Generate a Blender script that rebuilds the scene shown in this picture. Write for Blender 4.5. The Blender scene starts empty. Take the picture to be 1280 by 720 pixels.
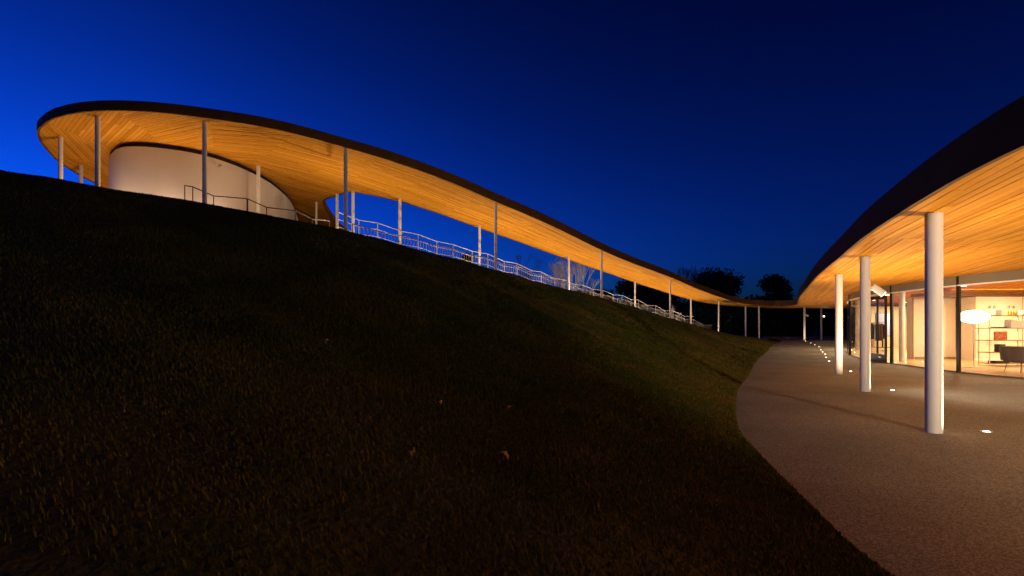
import bpy, math, random
import numpy as np
from mathutils import Vector, Matrix

random.seed(7)
rng = np.random.default_rng(11)
R = math.radians
scene = bpy.context.scene
COL = scene.collection
EYE = 1.48                       # camera height above the terrace

# ------------------------------------------------------------ camera, sky, sun, exposure
cam_d = bpy.data.cameras.new('camera')
cam = bpy.data.objects.new('camera', cam_d)
COL.objects.link(cam)
cam.location = (0, 0, EYE)
cam.rotation_euler = (R(90), 0, 0)
cam_d.sensor_width = 36
cam_d.lens = 17.44
cam_d.shift_y = 47 / 1280
cam_d.clip_start = 0.05
cam_d.clip_end = 3000
scene.camera = cam

SUN_ELEV, SUN_AZ = R(-1.5), R(-60)          # just set, to the left of the view
world = bpy.data.worlds.new('World')
scene.world = world
world.use_nodes = True
wn = world.node_tree.nodes
wl = world.node_tree.links
bg = wn['Background']
sky = wn.new('ShaderNodeTexSky')
sky.sky_type = 'NISHITA'
sky.sun_disc = False
sky.sun_elevation = SUN_ELEV
sky.sun_rotation = SUN_AZ
sky.altitude = 200
sky.air_density = 1.0
sky.dust_density = 0.2
sky.ozone_density = 5.0
tint = wn.new('ShaderNodeMix')
tint.data_type = 'RGBA'
tint.blend_type = 'MULTIPLY'
tint.inputs[0].default_value = 1.0
tint.inputs[7].default_value = (0.03, 0.37, 1.0, 1)   # tungsten-balanced picture: the dusk goes deep blue
wl.new(sky.outputs[0], tint.inputs[6])
# the afterglow fades from the sunset side (left) and from the horizon to the zenith
wtc = wn.new('ShaderNodeTexCoord'); wsep = wn.new('ShaderNodeSeparateXYZ'); wl.new(wtc.outputs['Generated'], wsep.inputs[0])
def wmath(op, a, b):
    m_ = wn.new('ShaderNodeMath'); m_.operation = op
    for k_, q_ in enumerate((a, b)):
        if isinstance(q_, (int, float)): m_.inputs[k_].default_value = q_
        else: wl.new(q_, m_.inputs[k_])
    return m_.outputs[0]
wz = wmath('MAXIMUM', wsep.outputs[2], 0.0)
wexp = wmath('ADD', wmath('MULTIPLY', wmath('MAXIMUM', wsep.outputs[0], -0.56), -0.85), wmath('ADD', wmath('MULTIPLY', wz, -3.4), 0.69))
wl.new(wmath('EXPONENT', wexp, 0.0), bg.inputs[1])
wl.new(tint.outputs[2], bg.inputs[0])

sun_d = bpy.data.lights.new('sun', 'SUN')
sun_d.energy = 0.004
sun_d.angle = R(20)
sun_d.color = (0.45, 0.6, 1.0)
sun = bpy.data.objects.new('sun', sun_d)
COL.objects.link(sun)
sun.rotation_euler = (R(80), 0, R(-60))

scene.view_settings.view_transform = 'Standard'
scene.view_settings.look = 'None'
scene.view_settings.exposure = 0.0
scene.view_settings.gamma = 1.0
scene.view_settings.use_curve_mapping = False
scene.render.engine = 'CYCLES'
scene.cycles.use_denoising = True
scene.cycles.max_bounces = 7
scene.cycles.transparent_max_bounces = 16
scene.cycles.sample_clamp_indirect = 6.0
scene.cycles.use_light_tree = True

# ------------------------------------------------------------ helpers
class MB:
    def __init__(s): s.v = []; s.f = []
    def add(s, v, f):
        b = len(s.v); s.v += [tuple(p) for p in v]; s.f += [tuple(b + i for i in q) for q in f]; return s
    def box(s, c, size, rz=0.0):
        hx, hy, hz = size[0] / 2, size[1] / 2, size[2] / 2
        ca, sa = math.cos(rz), math.sin(rz)
        vs = []
        for dz in (-hz, hz):
            for dx, dy in ((-hx, -hy), (hx, -hy), (hx, hy), (-hx, hy)):
                vs.append((c[0] + dx * ca - dy * sa, c[1] + dx * sa + dy * ca, c[2] + dz))
        return s.add(vs, [(3, 2, 1, 0), (4, 5, 6, 7), (0, 1, 5, 4), (1, 2, 6, 5), (2, 3, 7, 6), (3, 0, 4, 7)])
    def tube(s, a, b, r, r2=None, n=10, cap=True):
        a, b = Vector(a), Vector(b); r2 = r if r2 is None else r2
        d = (b - a)
        if d.length < 1e-6: return s
        q = d.to_track_quat('Z', 'Y')
        vs = []
        for p, rr in ((a, r), (b, r2)):
            for k in range(n):
                t = 2 * math.pi * k / n
                vs.append(p + q @ Vector((rr * math.cos(t), rr * math.sin(t), 0)))
        fs = [(k, (k + 1) % n, n + (k + 1) % n, n + k) for k in range(n)]
        if cap: fs += [tuple(range(n - 1, -1, -1)), tuple(range(n, 2 * n))]
        return s.add(vs, fs)
    def lathe(s, prof, o=(0, 0, 0), n=24):
        vs = []
        for r, z in prof:
            for k in range(n):
                t = 2 * math.pi * k / n
                vs.append((o[0] + r * math.cos(t), o[1] + r * math.sin(t), o[2] + z))
        fs = []
        for i in range(len(prof) - 1):
            for k in range(n):
                fs.append((i * n + k, i * n + (k + 1) % n, (i + 1) * n + (k + 1) % n, (i + 1) * n + k))
        fs += [tuple(range(n - 1, -1, -1)), tuple(range((len(prof) - 1) * n, len(prof) * n))]
        return s.add(vs, fs)
    def mesh(s, name, mat, smooth=False):
        me = bpy.data.meshes.new(name)
        me.from_pydata(s.v, [], s.f)
        if mat: me.materials.append(mat)
        if smooth: me.polygons.foreach_set('use_smooth', [True] * len(me.polygons))
        me.update()
        return me
    def build(s, name, mat, parent=None, smooth=False, **k):
        return obj(name, s.mesh(name, mat, smooth), parent, **k)

def obj(name, me, parent=None, label=None, cat=None, group=None, kind=None):
    o = bpy.data.objects.new(name, me); COL.objects.link(o)
    if parent is not None:
        o.parent = parent
        o.matrix_parent_inverse = Matrix.Translation(parent.location).inverted() if parent.rotation_euler.z == 0 else parent.matrix_basis.inverted()
    tag(o, label, cat, group, kind)
    return o

def tag(o, label=None, cat=None, group=None, kind=None):
    if label: o['label'] = label
    if cat: o['category'] = cat
    if group: o['group'] = group
    if kind: o['kind'] = kind

def thing(name, loc, label, cat, group=None):
    o = bpy.data.objects.new(name, None); COL.objects.link(o)
    o.location = loc; o.empty_display_size = 0.2
    tag(o, label, cat, group)
    return o

def smooth_by_angle(o, ang=35):
    me = o.data
    me.polygons.foreach_set('use_smooth', [True] * len(me.polygons))
    try: me.set_sharp_from_angle(angle=R(ang))
    except Exception: pass

def spline(pts, step=0.35):
    """Catmull-Rom through points (any dimension), dense samples."""
    P = [np.array(p, float) for p in pts]
    P = [2 * P[0] - P[1]] + P + [2 * P[-1] - P[-2]]
    out = []
    for i in range(1, len(P) - 2):
        a, b, c, d = P[i - 1:i + 3]
        n = max(2, int(np.linalg.norm(c - b) / step))
        for k in range(n):
            t = k / n
            out.append(0.5 * (2 * b + (c - a) * t + (2 * a - 5 * b + 4 * c - d) * t * t + (3 * b - a - 3 * c + d) * t ** 3))
    out.append(P[-2])
    return np.array(out)

# ------------------------------------------------------------ materials
def new_mat(name):
    m = bpy.data.materials.new(name); m.use_nodes = True
    n = m.node_tree.nodes; l = m.node_tree.links
    return m, n, l, n['Principled BSDF']

def simple(name, col, rough=0.6, metal=0.0, var=0.12, scale=6.0, bump=0.0, spec=0.5):
    m, n, l, b = new_mat(name)
    tc = n.new('ShaderNodeTexCoord'); nz = n.new('ShaderNodeTexNoise')
    nz.inputs['Scale'].default_value = scale; nz.inputs['Detail'].default_value = 5
    l.new(tc.outputs['Object'], nz.inputs['Vector'])
    rp = n.new('ShaderNodeValToRGB')
    rp.color_ramp.elements[0].position = 0.3; rp.color_ramp.elements[1].position = 0.7
    rp.color_ramp.elements[0].color = (*[c * (1 - var) for c in col], 1)
    rp.color_ramp.elements[1].color = (*[min(1, c * (1 + var)) for c in col], 1)
    l.new(nz.outputs['Fac'], rp.inputs[0]); l.new(rp.outputs[0], b.inputs['Base Color'])
    b.inputs['Roughness'].default_value = rough; b.inputs['Metallic'].default_value = metal
    b.inputs['Specular IOR Level'].default_value = spec
    if bump:
        bp = n.new('ShaderNodeBump'); bp.inputs['Strength'].default_value = bump; bp.inputs['Distance'].default_value = 0.01
        nz2 = n.new('ShaderNodeTexNoise'); nz2.inputs['Scale'].default_value = scale * 12; nz2.inputs['Detail'].default_value = 3
        l.new(tc.outputs['Object'], nz2.inputs['Vector']); l.new(nz2.outputs['Fac'], bp.inputs['Height'])
        l.new(bp.outputs[0], b.inputs['Normal'])
    return m

def emit(name, col, strength):
    m, n, l, b = new_mat(name)
    b.inputs['Base Color'].default_value = (*[min(1, c * 0.8) for c in col], 1)
    b.inputs['Emission Color'].default_value = (*col, 1)
    b.inputs['Emission Strength'].default_value = strength
    return m

def wood_mat(name, dark, mid, light, rough=0.7, island=True):
    m, n, l, b = new_mat(name)
    tc = n.new('ShaderNodeTexCoord')
    if island:
        g = n.new('ShaderNodeNewGeometry'); src = g.outputs['Random Per Island']
    else:
        oi = n.new('ShaderNodeObjectInfo'); src = oi.outputs['Random']
    rp = n.new('ShaderNodeValToRGB')
    e = rp.color_ramp.elements
    e[0].position = 0.0; e[0].color = (*dark, 1)
    e[1].position = 1.0; e[1].color = (*light, 1)
    x = e.new(0.25); x.color = (*mid, 1)
    x = e.new(0.75); x.color = (*[0.5 * (p + q) for p, q in zip(mid, light)], 1)
    l.new(src, rp.inputs[0])
    nz = n.new('ShaderNodeTexNoise'); nz.inputs['Scale'].default_value = 5.0; nz.inputs['Detail'].default_value = 6
    nz.inputs['Distortion'].default_value = 0.6
    l.new(tc.outputs['Object'], nz.inputs['Vector'])
    mp = n.new('ShaderNodeMapRange'); mp.inputs[1].default_value = 0.3; mp.inputs[2].default_value = 0.7
    mp.inputs[3].default_value = 0.94; mp.inputs[4].default_value = 1.05
    l.new(nz.outputs['Fac'], mp.inputs[0])
    mx = n.new('ShaderNodeMix'); mx.data_type = 'RGBA'; mx.blend_type = 'MULTIPLY'; mx.inputs[0].default_value = 1
    l.new(rp.outputs[0], mx.inputs[6]); l.new(mp.outputs[0], mx.inputs[7]); l.new(mx.outputs[2], b.inputs['Base Color'])
    b.inputs['Roughness'].default_value = rough
    b.inputs['Specular IOR Level'].default_value = 0.35 if rough < 0.5 else 0.06
    return m

WD, WM, WL = (0.42, 0.163, 0.011), (0.50, 0.204, 0.015), (0.60, 0.265, 0.030)
M = {}
M['soffit'] = wood_mat('soffit_wood', WD, WM, WL)
M['board'] = wood_mat('soffit_board_wood', WD, WM, WL, island=False)
M['void'] = simple('soffit_void', (0.03, 0.02, 0.012), 0.9)
M['fascia'] = simple('bronze_fascia', (0.14, 0.058, 0.010), 0.75, 0.0, 0.15, 2.0, 0, 0.12)
M['roof'] = simple('roof_metal', (0.16, 0.16, 0.16), 0.4, 0.6)
M['column'] = simple('column_paint', (0.70, 0.67, 0.62), 0.6, 0, 0.03, 3)
M['plaster'] = simple('drum_plaster', (0.60, 0.53, 0.48), 0.8, 0, 0.04, 0.8, 0.05)
M['rail'] = simple('rail_steel', (0.34, 0.31, 0.285), 0.55, 0.0, 0.05)
M['darkrail'] = simple('rail_bronze', (0.16, 0.11, 0.08), 0.4, 0.4)
M['concrete'] = simple('stair_concrete', (0.13, 0.11, 0.10), 0.85, 0, 0.15, 3, 0.2)
M['black'] = simple('black_steel', (0.018, 0.016, 0.015), 0.4, 0.3)
M['trans'] = simple('transom_panel', (0.27, 0.225, 0.165), 0.35, 0.2, 0.05, 1.5)
M['wall'] = simple('cream_wall', (0.74, 0.63, 0.49), 0.7, 0, 0.03, 1)
M['seam'] = simple('wall_reveal', (0.25, 0.17, 0.10), 0.7)
M['white'] = simple('white_paint', (0.8, 0.79, 0.76), 0.4, 0, 0.03)
M['bark'] = simple('bark', (0.06, 0.045, 0.035), 0.9, 0, 0.4, 8, 0.5)
M['birch'] = simple('pale_bark', (0.70, 0.64, 0.58), 0.8, 0, 0.4, 8)
M['lens'] = emit('lamp_lens', (1.0, 0.86, 0.66), 14)
M['lens2'] = emit('cove_lens', (1.0, 0.75, 0.45), 3)
M['shade'] = emit('lamp_shade', (1.0, 0.80, 0.55), 9)
M['screen'] = emit('display_screen', (0.30, 0.30, 0.42), 0.9)
M['grey'] = simple('grey_fabric', (0.16, 0.15, 0.14), 0.9, 0, 0.1, 30)
M['oak'] = simple('oak', (0.50, 0.32, 0.14), 0.5, 0, 0.15, 4)
M['dark'] = simple('dark_plastic', (0.03, 0.028, 0.028), 0.5)
M['paper'] = simple('paper', (0.8, 0.78, 0.75), 0.7, 0, 0.03)
M['amber'] = simple('amber_glass', (0.75, 0.42, 0.06), 0.25)
M['red'] = simple('red_print', (0.66, 0.20, 0.10), 0.5, 0, 0.6, 14)
M['cloth'] = simple('dark_red_cloth', (0.13, 0.035, 0.03), 0.9)
M['steel'] = simple('brushed_steel', (0.55, 0.53, 0.5), 0.25, 0.9)

def glass_mat():
    m = bpy.data.materials.new('clear_glass'); m.use_nodes = True
    n = m.node_tree.nodes; l = m.node_tree.links; n.clear()
    out = n.new('ShaderNodeOutputMaterial'); mx = n.new('ShaderNodeMixShader')
    t = n.new('ShaderNodeBsdfTransparent'); t.inputs[0].default_value = (0.93, 0.95, 0.93, 1)
    g = n.new('ShaderNodeBsdfGlossy'); g.inputs['Roughness'].default_value = 0.01
    lw = n.new('ShaderNodeLayerWeight'); lw.inputs[0].default_value = 0.5
    pw = n.new('ShaderNodeMath'); pw.operation = 'POWER'; pw.inputs[1].default_value = 4.0; l.new(lw.outputs['Facing'], pw.inputs[0])
    f = n.new('ShaderNodeMath'); f.operation = 'MULTIPLY_ADD'; f.inputs[1].default_value = 0.8; f.inputs[2].default_value = 0.06; l.new(pw.outputs[0], f.inputs[0])
    l.new(f.outputs[0], mx.inputs[0]); l.new(t.outputs[0], mx.inputs[1]); l.new(g.outputs[0], mx.inputs[2]); l.new(mx.outputs[0], out.inputs[0])
    return m
M['glass'] = glass_mat()

def path_mat():
    m, n, l, b = new_mat('exposed_aggregate')
    tc = n.new('ShaderNodeTexCoord')
    v = n.new('ShaderNodeTexVoronoi'); v.inputs['Scale'].default_value = 95
    l.new(tc.outputs['Object'], v.inputs['Vector'])
    rp = n.new('ShaderNodeValToRGB'); e = rp.color_ramp.elements
    e[0].color = (0.090, 0.088, 0.075, 1); e[1].color = (0.36, 0.35, 0.30, 1)
    x = e.new(0.5); x.color = (0.185, 0.18, 0.152, 1)
    sep = n.new('ShaderNodeSeparateColor'); l.new(v.outputs['Color'], sep.inputs[0]); l.new(sep.outputs[0], rp.inputs[0])
    nz = n.new('ShaderNodeTexNoise'); nz.inputs['Scale'].default_value = 0.6; nz.inputs['Detail'].default_value = 7
    l.new(tc.outputs['Object'], nz.inputs['Vector'])
    mp = n.new('ShaderNodeMapRange'); mp.inputs[1].default_value = 0.3; mp.inputs[2].default_value = 0.7; mp.inputs[3].default_value = 0.72; mp.inputs[4].default_value = 1.15
    l.new(nz.outputs['Fac'], mp.inputs[0])
    mx = n.new('ShaderNodeMix'); mx.data_type = 'RGBA'; mx.blend_type = 'MULTIPLY'; mx.inputs[0].default_value = 1
    l.new(rp.outputs[0], mx.inputs[6]); l.new(mp.outputs[0], mx.inputs[7]); l.new(mx.outputs[2], b.inputs['Base Color'])
    bp = n.new('ShaderNodeBump'); bp.inputs['Strength'].default_value = 0.7; bp.inputs['Distance'].default_value = 0.006; bp.invert = True
    l.new(v.outputs['Distance'], bp.inputs['Height']); l.new(bp.outputs[0], b.inputs['Normal'])
    b.inputs['Roughness'].default_value = 0.75
    return m
M['path'] = path_mat()

def lawn_mat(name, a, bcol, c, blades=False):
    m, n, l, b = new_mat(name)
    tc = n.new('ShaderNodeTexCoord')
    nz = n.new('ShaderNodeTexNoise'); nz.inputs['Scale'].default_value = 0.33; nz.inputs['Detail'].default_value = 9; nz.inputs['Roughness'].default_value = 0.7
    l.new(tc.outputs['Object'], nz.inputs['Vector'])
    src = nz.outputs['Fac']
    if blades:
        g = n.new('ShaderNodeNewGeometry')
        ma = n.new('ShaderNodeMath'); ma.operation = 'MULTIPLY_ADD'; ma.inputs[1].default_value = 0.34
        sb = n.new('ShaderNodeMath'); sb.operation = 'SUBTRACT'; sb.inputs[1].default_value = 0.17
        l.new(g.outputs['Random Per Island'], ma.inputs[0]); l.new(src, ma.inputs[2]); l.new(ma.outputs[0], sb.inputs[0]); src = sb.outputs[0]
    rp = n.new('ShaderNodeValToRGB'); e = rp.color_ramp.elements
    e[0].position = 0.36; e[0].color = (*a, 1); e[1].position = 0.68; e[1].color = (*c, 1)
    x = e.new(0.5); x.color = (*bcol, 1)
    l.new(src, rp.inputs[0]); l.new(rp.outputs[0], b.inputs['Base Color'])
    b.inputs['Roughness'].default_value = 0.85; b.inputs['Specular IOR Level'].default_value = 0.15
    if not blades:
        n2 = n.new('ShaderNodeTexNoise'); n2.inputs['Scale'].default_value = 22; n2.inputs['Detail'].default_value = 6
        l.new(tc.outputs['Object'], n2.inputs['Vector'])
        bp = n.new('ShaderNodeBump'); bp.inputs['Strength'].default_value = 1; bp.inputs['Distance'].default_value = 0.05
        l.new(n2.outputs['Fac'], bp.inputs['Height']); l.new(bp.outputs[0], b.inputs['Normal'])
    return m
M['lawn'] = lawn_mat('lawn_soil', (0.046, 0.055, 0.005), (0.080, 0.074, 0.008), (0.14, 0.088, 0.017))
M['blade'] = lawn_mat('grass_blade', (0.038, 0.060, 0.004), (0.085, 0.085, 0.007), (0.19, 0.115, 0.020), True)
M['leaf'] = simple('foliage', (0.035, 0.05, 0.018), 0.8, 0, 0.5, 1.5, 0, 0.2)
M['deadleaf'] = simple('fallen_leaf', (0.60, 0.28, 0.05), 0.8, 0, 0.3, 20)
M['floor'] = wood_mat('interior_floor', (0.40, 0.23, 0.09), (0.46, 0.28, 0.11), (0.5, 0.32, 0.14), 0.3)

# ------------------------------------------------------------ plan of the roof
# open-air edge, from the left end of the loop round to the glazed pavilion: x, y, soffit height
FRONT = [(-14.91, 15.9, 8.01), (-14.03, 15.4, 8.01), (-13.35, 15.1, 8.01), (-12.63, 15.0, 8.01), (-11.69, 15.0, 8.01), (-10.72, 15.1, 8.01), (-9.61, 15.4, 7.96),
         (-8.33, 15.7, 7.88), (-7.27, 16.1, 7.81), (-5.75, 16.9, 7.58), (-4.68, 17.6, 7.47), (-3.6, 18.6, 7.36), (-2.13, 20.3, 7.21),
         (-0.72, 22.3, 7.05), (1.65, 25.5, 6.81), (5.52, 30.3, 6.08), (8.21, 33.7, 5.72), (12.19, 37.8, 5.14), (14.76, 40.3, 4.60),
         (17.8, 42.6, 3.97), (20.4, 43.9, 3.42), (21.96, 43.0, 3.22), (22.5, 41.2, 3.12), (22.37, 40.0, 3.09), (21.4, 37.5, 3.05), (20.15, 35.0, 3.03),
         (17.9, 31.0, 3.03), (15.5, 26.7, 3.03), (12.7, 21.45, 3.03), (9.48, 15.35, 3.03), (7.07, 10.5, 3.03), (6.17, 8.71, 3.03), (5.52, 7.25, 3.03),
         (5.03, 6.12, 3.03), (4.81, 5.57, 3.03), (4.49, 4.71, 3.03), (4.33, 4.2, 3.03), (4.15, 2.0, 3.03), (4.5, -2.0, 3.03), (6.0, -8.0, 3.03)]
FD = spline(FRONT, 0.16)
for _ in range(3):                      # fair the curve
    pad = np.pad(FD, ((4, 4), (0, 0)), mode='edge')
    sm_ = sum(pad[k:k + len(FD)] for k in range(9)) / 9
    sm_[:5] = FD[:5]; sm_[-5:] = FD[-5:]
    FD = sm_
def ceil_z(x, y, _c={}):
    d2 = (FD[:, 0] - x) ** 2 + (FD[:, 1] - y) ** 2
    d = np.sqrt(d2); dm = d.min()
    w = np.exp(-((d - dm) / 0.9) ** 2)
    return float((w * FD[:, 2]).sum() / w.sum())
def edge_h(x, y):
    """depth of the roof edge: thin round the loop, deeper along the stair and the pavilion"""
    return float(np.interp(x, [-6, 1, 8], [0.29, 0.40, 0.43]))
def fidx(x, y): return int(((FD[:, 0] - x) ** 2 + (FD[:, 1] - y) ** 2).argmin())

# far edge of the covered stair, left to right
BACK = [(-9.0, 23.8), (-8.05, 22.75), (-7.05, 21.95), (-5.28, 22.76), (-3.71, 24.47), (-1.31, 27.81), (2.87, 32.42), (5.67, 35.96), (9.64, 40.34),
        (12.54, 42.88), (16.02, 45.5), (20.2, 47.8), (22.3, 49.2)]
BD = spline([(-8.05, 22.75)] + BACK[2:], 0.3)
def bidx(x, y): return int(((BD[:, 0] - x) ** 2 + (BD[:, 1] - y) ** 2).argmin())
# outer edge of the loop round the hall: from the left end, behind the hall, to the notch
LOOP = [(-14.91, 15.9), (-15.74, 16.5), (-16.17, 16.95), (-16.7, 17.6), (-17.6, 19.0), (-18.05, 19.8), (-18.7, 21.4), (-19.15, 22.9), (-19.5, 24.0), (-20.3, 27.5),
        (-20.4, 32), (-18.5, 36.5), (-15, 38.6), (-11.5, 38.0), (-9.6, 35.0), (-9.6, 32.3), (-9.95, 30.2), (-9.98, 29.0), (-9.75, 27.0), (-9.45, 25.3), (-9.02, 23.8), (-8.05, 22.75)]
LD = spline(LOOP, 0.3)
# far side of the pavilion roof
SIDE = [(22.3, 49.2), (25.5, 51.2), (30, 53), (35, 52.5), (39, 46), (40, 36), (40, 22), (39, 8), (35, -4), (26, -11), (14, -13), (8, -11), (6, -8)]
SD = spline(SIDE, 0.5)
def sidx(x, y): return int(((SD[:, 0] - x) ** 2 + (SD[:, 1] - y) ** 2).argmin())
# the round hall
DRUM = [(-14.9, 18.4), (-14.1, 17.75), (-13.4, 17.55), (-12.5, 17.72), (-11.5, 18.3), (-10.85, 19.4), (-10.52, 20.9), (-10.5, 22.2), (-10.72, 23.9), (-11.35, 26.0),
        (-12.2, 28.2), (-13.6, 29.8), (-15.4, 29.5), (-16.8, 27.0), (-17.2, 24.0), (-16.6, 21.0), (-15.6, 19.2), (-14.9, 18.4)]
DD = spline(DRUM, 0.22)[:-1]
DC = np.array((-13.7, 23.8))

# ------------------------------------------------------------ roof cells
cells = []      # (polygon in plan, board direction in radians)
def chord(a, b): return math.atan2(b[1] - a[1], b[0] - a[0])
# covered stair
cuts = [((-4.68, 17.6), (-8.05, 22.75)), ((-2.9, 19.4), (-5.8, 22.3)), ((-0.72, 22.3), (-3.71, 24.47)), ((1.65, 25.5), (-1.31, 27.81)), ((3.6, 27.9), (0.7, 30.0)), ((5.52, 30.3), (2.87, 32.42)),
        ((8.21, 33.7), (5.67, 35.96)), ((10.2, 35.8), (7.7, 38.2)), ((12.19, 37.8), (9.64, 40.34)), ((14.76, 40.3), (12.54, 42.88)), ((17.8, 42.6), (16.02, 45.5)), ((20.4, 43.9), (22.3, 49.2))]
for (f0, b0), (f1, b1) in zip(cuts[:-1], cuts[1:]):
    i0, i1, j0, j1 = fidx(*f0), fidx(*f1), bidx(*b0), bidx(*b1)
    poly = [tuple(p[:2]) for p in FD[i0:i1 + 1]] + [tuple(p) for p in BD[j0:j1 + 1][::-1]]
    cells.append((poly, chord(f0, f1)))
# pavilion
pc = [((20.4, 43.9), (22.3, 49.2)), ((22.37, 40.0), (28, 52.3)), ((20.15, 35.0), (37.5, 49)), ((15.5, 26.7), (40, 36)), ((9.48, 15.35), (40, 22)), ((6.17, 8.71), (39.5, 12)),
      ((4.33, 4.2), (37.5, 2)), ((4.5, -2.0), (26, -11)), ((6, -8), (7, -9.5))]
for k, ((f0, b0), (f1, b1)) in enumerate(zip(pc[:-1], pc[1:])):
    i0, i1, j0, j1 = fidx(*f0), fidx(*f1), sidx(*b0), sidx(*b1)
    poly = [tuple(p[:2]) for p in FD[i0:i1 + 1]] + [tuple(p) for p in SD[j0:j1 + 1][::-1]]
    cells.append((poly, chord(f0, f1) if k else R(60)))
# loop round the hall: sectors about its middle
outer = [tuple(p) for p in LD] + [tuple(p[:2]) for p in FD[:fidx(-4.68, 17.6) + 1]][::-1] if False else None
loop_out = [tuple(p[:2]) for p in FD[:fidx(-4.68, 17.6) + 1]][::-1] + [tuple(p) for p in LD[1:]]   # from the stair joint, clockwise, to the notch
ang = []
prev = None
for p in loop_out:
    a = math.degrees(math.atan2(p[1] - DC[1], p[0] - DC[0]))
    if prev is not None:
        while a > prev + 180: a -= 360
        while a < prev - 180: a += 360
    ang.append(a); prev = a
dang = np.degrees(np.arctan2(DD[:, 1] - DC[1], DD[:, 0] - DC[0]))
def drum_at(a):
    """point of the hall's outline seen from its middle at angle a (deg), drawn in a little"""
    k = int(np.abs((dang - a + 180) % 360 - 180).argmin())
    return tuple(DC + (DD[k] - DC) * 0.97)
secs = [(ang[0], -49, 30), (-49, -63, 2), (-63, -79, -24), (-79, -100, -40), (-100, -128, -62), (-128, -165, -72), (-165, -215, -95), (-215, -255, -150), (-255, -296, 120), (-296, -328, 75), (-328, -350, 40), (-350, ang[-1], 20)]
for a0, a1, dr in secs:
    oi = [k for k in range(len(ang)) if a1 - 1e-6 <= ang[k] <= a0 + 1e-6]
    def outer_pt(a):
        k = min(range(len(ang) - 1), key=lambda q: 0 if ang[q + 1] <= a <= ang[q] else 1 + min(abs(ang[q] - a), abs(ang[q + 1] - a)))
        t = (ang[k] - a) / (ang[k] - ang[k + 1] + 1e-9); t = min(1, max(0, t))
        return tuple(np.array(loop_out[k]) * (1 - t) + np.array(loop_out[k + 1]) * t)
    poly = [outer_pt(a0)] + [loop_out[k] for k in oi] + [outer_pt(a1)]
    na = max(2, int((a0 - a1) / 6))
    poly += [drum_at(a1 + (a0 - a1) * k / na) for k in range(na + 1)]
    cells.append((poly, R(dr)))
# wedge between the stair joint and the hall
a0, a1 = ang[-1] + 360, ang[0]
na = 6
cells.append(([(-8.05, 22.75), (-4.68, 17.6)] + [drum_at(a1 + (a0 - a1) * k / na) for k in range(na + 1)], R(38)))

def clip(poly, nx, ny, c):
    """keep nx*x+ny*y >= c"""
    out = []
    n = len(poly)
    for i in range(n):
        p, q = poly[i], poly[(i + 1) % n]
        dp, dq = nx * p[0] + ny * p[1] - c, nx * q[0] + ny * q[1] - c
        if dp >= 0: out.append(p)
        if (dp >= 0) != (dq >= 0):
            t = dp / (dp - dq)
            out.append((p[0] + (q[0] - p[0]) * t, p[1] + (q[1] - p[1]) * t))
    return out
def area(poly):
    return 0.5 * sum(poly[i][0] * poly[(i + 1) % len(poly)][1] - poly[(i + 1) % len(poly)][0] * poly[i][1] for i in range(len(poly)))
def clean(poly):
    out = []
    for p in poly:
        if not out or (abs(p[0] - out[-1][0]) + abs(p[1] - out[-1][1])) > 0.004: out.append(p)
    if len(out) > 1 and (abs(out[0][0] - out[-1][0]) + abs(out[0][1] - out[-1][1])) < 0.004: out.pop()
    return out

pieces = []
BW, GAP = 0.115, 0.008
for poly, th in cells:
    ux, uy = math.cos(th), math.sin(th); nx, ny = -uy, ux
    ws = [nx * p[0] + ny * p[1] for p in poly]
    k0, k1 = int(math.floor(min(ws) / BW)), int(math.ceil(max(ws) / BW))
    far = min(math.hypot(*p) for p in poly) > 60
    for k in range(k0, k1 + 1):
        s = clip(clip(poly, nx, ny, k * BW + GAP / 2), -nx, -ny, -((k + 1) * BW - GAP / 2))
        if len(s) < 3: continue
        us = [ux * p[0] + uy * p[1] for p in s]
        u = min(us) - random.random() * 3.2
        while u < max(us):
            L = random.uniform(3.4, 5.6)
            q = clip(clip(s, ux, uy, u), -ux, -uy, -(u + L - 0.003))
            u += L
            q = clean(q) if len(q) >= 3 else q
            if len(q) >= 3 and abs(area(q)) > 0.004:
                if area(q) > 0: q = q[::-1]         # face down
                cx = sum(p[0] for p in q) / len(q); cy = sum(p[1] for p in q) / len(q)
                pieces.append((math.hypot(cx, cy), cx, cy, q))

# ------------------------------------------------------------ the roof as one thing
roof = thing('winding_canopy', (5.85, 6.88, 0.0), 'long winding canopy roof with dark edge and timber soffit carried on slim columns', 'building')
inview = [p for p in pieces if p[2] > 2 and abs(p[1] / p[2]) < 1.06 and p[1] > 0]
inview.sort(key=lambda p: p[0])
single = set(id(p) for p in inview[:280])
mb = MB()
for p in pieces:
    dz = random.uniform(-0.003, 0.003)
    q = p[3]
    if id(p) in single:
        b = MB(); n = len(q)
        lo = [(x, y, ceil_z(x, y) + dz) for x, y in q]; hi = [(x, y, z + 0.022) for x, y, z in lo]
        b.add(lo + hi, [tuple(range(n)), tuple(range(2 * n - 1, n - 1, -1))] + [(i, n + i, n + (i + 1) % n, (i + 1) % n) for i in range(n)])
        b.build('soffit_board', M['board'], roof)
    else:
        mb.add([(x, y, ceil_z(x, y) + dz) for x, y in q], [tuple(range(len(q)))])
mb.build('soffit_boards', M['soffit'], roof, kind='stuff')
# dark void above the boards, and the roof skin
vb, rb = MB(), MB()
from mathutils.geometry import tessellate_polygon
for poly, th in cells:
    q = clean(poly)
    tri = tessellate_polygon([[Vector((x, y, 0)) for x, y in q]])
    vb.add([(x, y, ceil_z(x, y) + 0.05) for x, y in q], tri)
    rb.add([(x, y, ceil_z(x, y) + edge_h(x, y) - 0.06) for x, y in q], tri)
vb.build('soffit_backing', M['void'], roof)
rb.build('roof_deck', M['roof'], roof)
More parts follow.
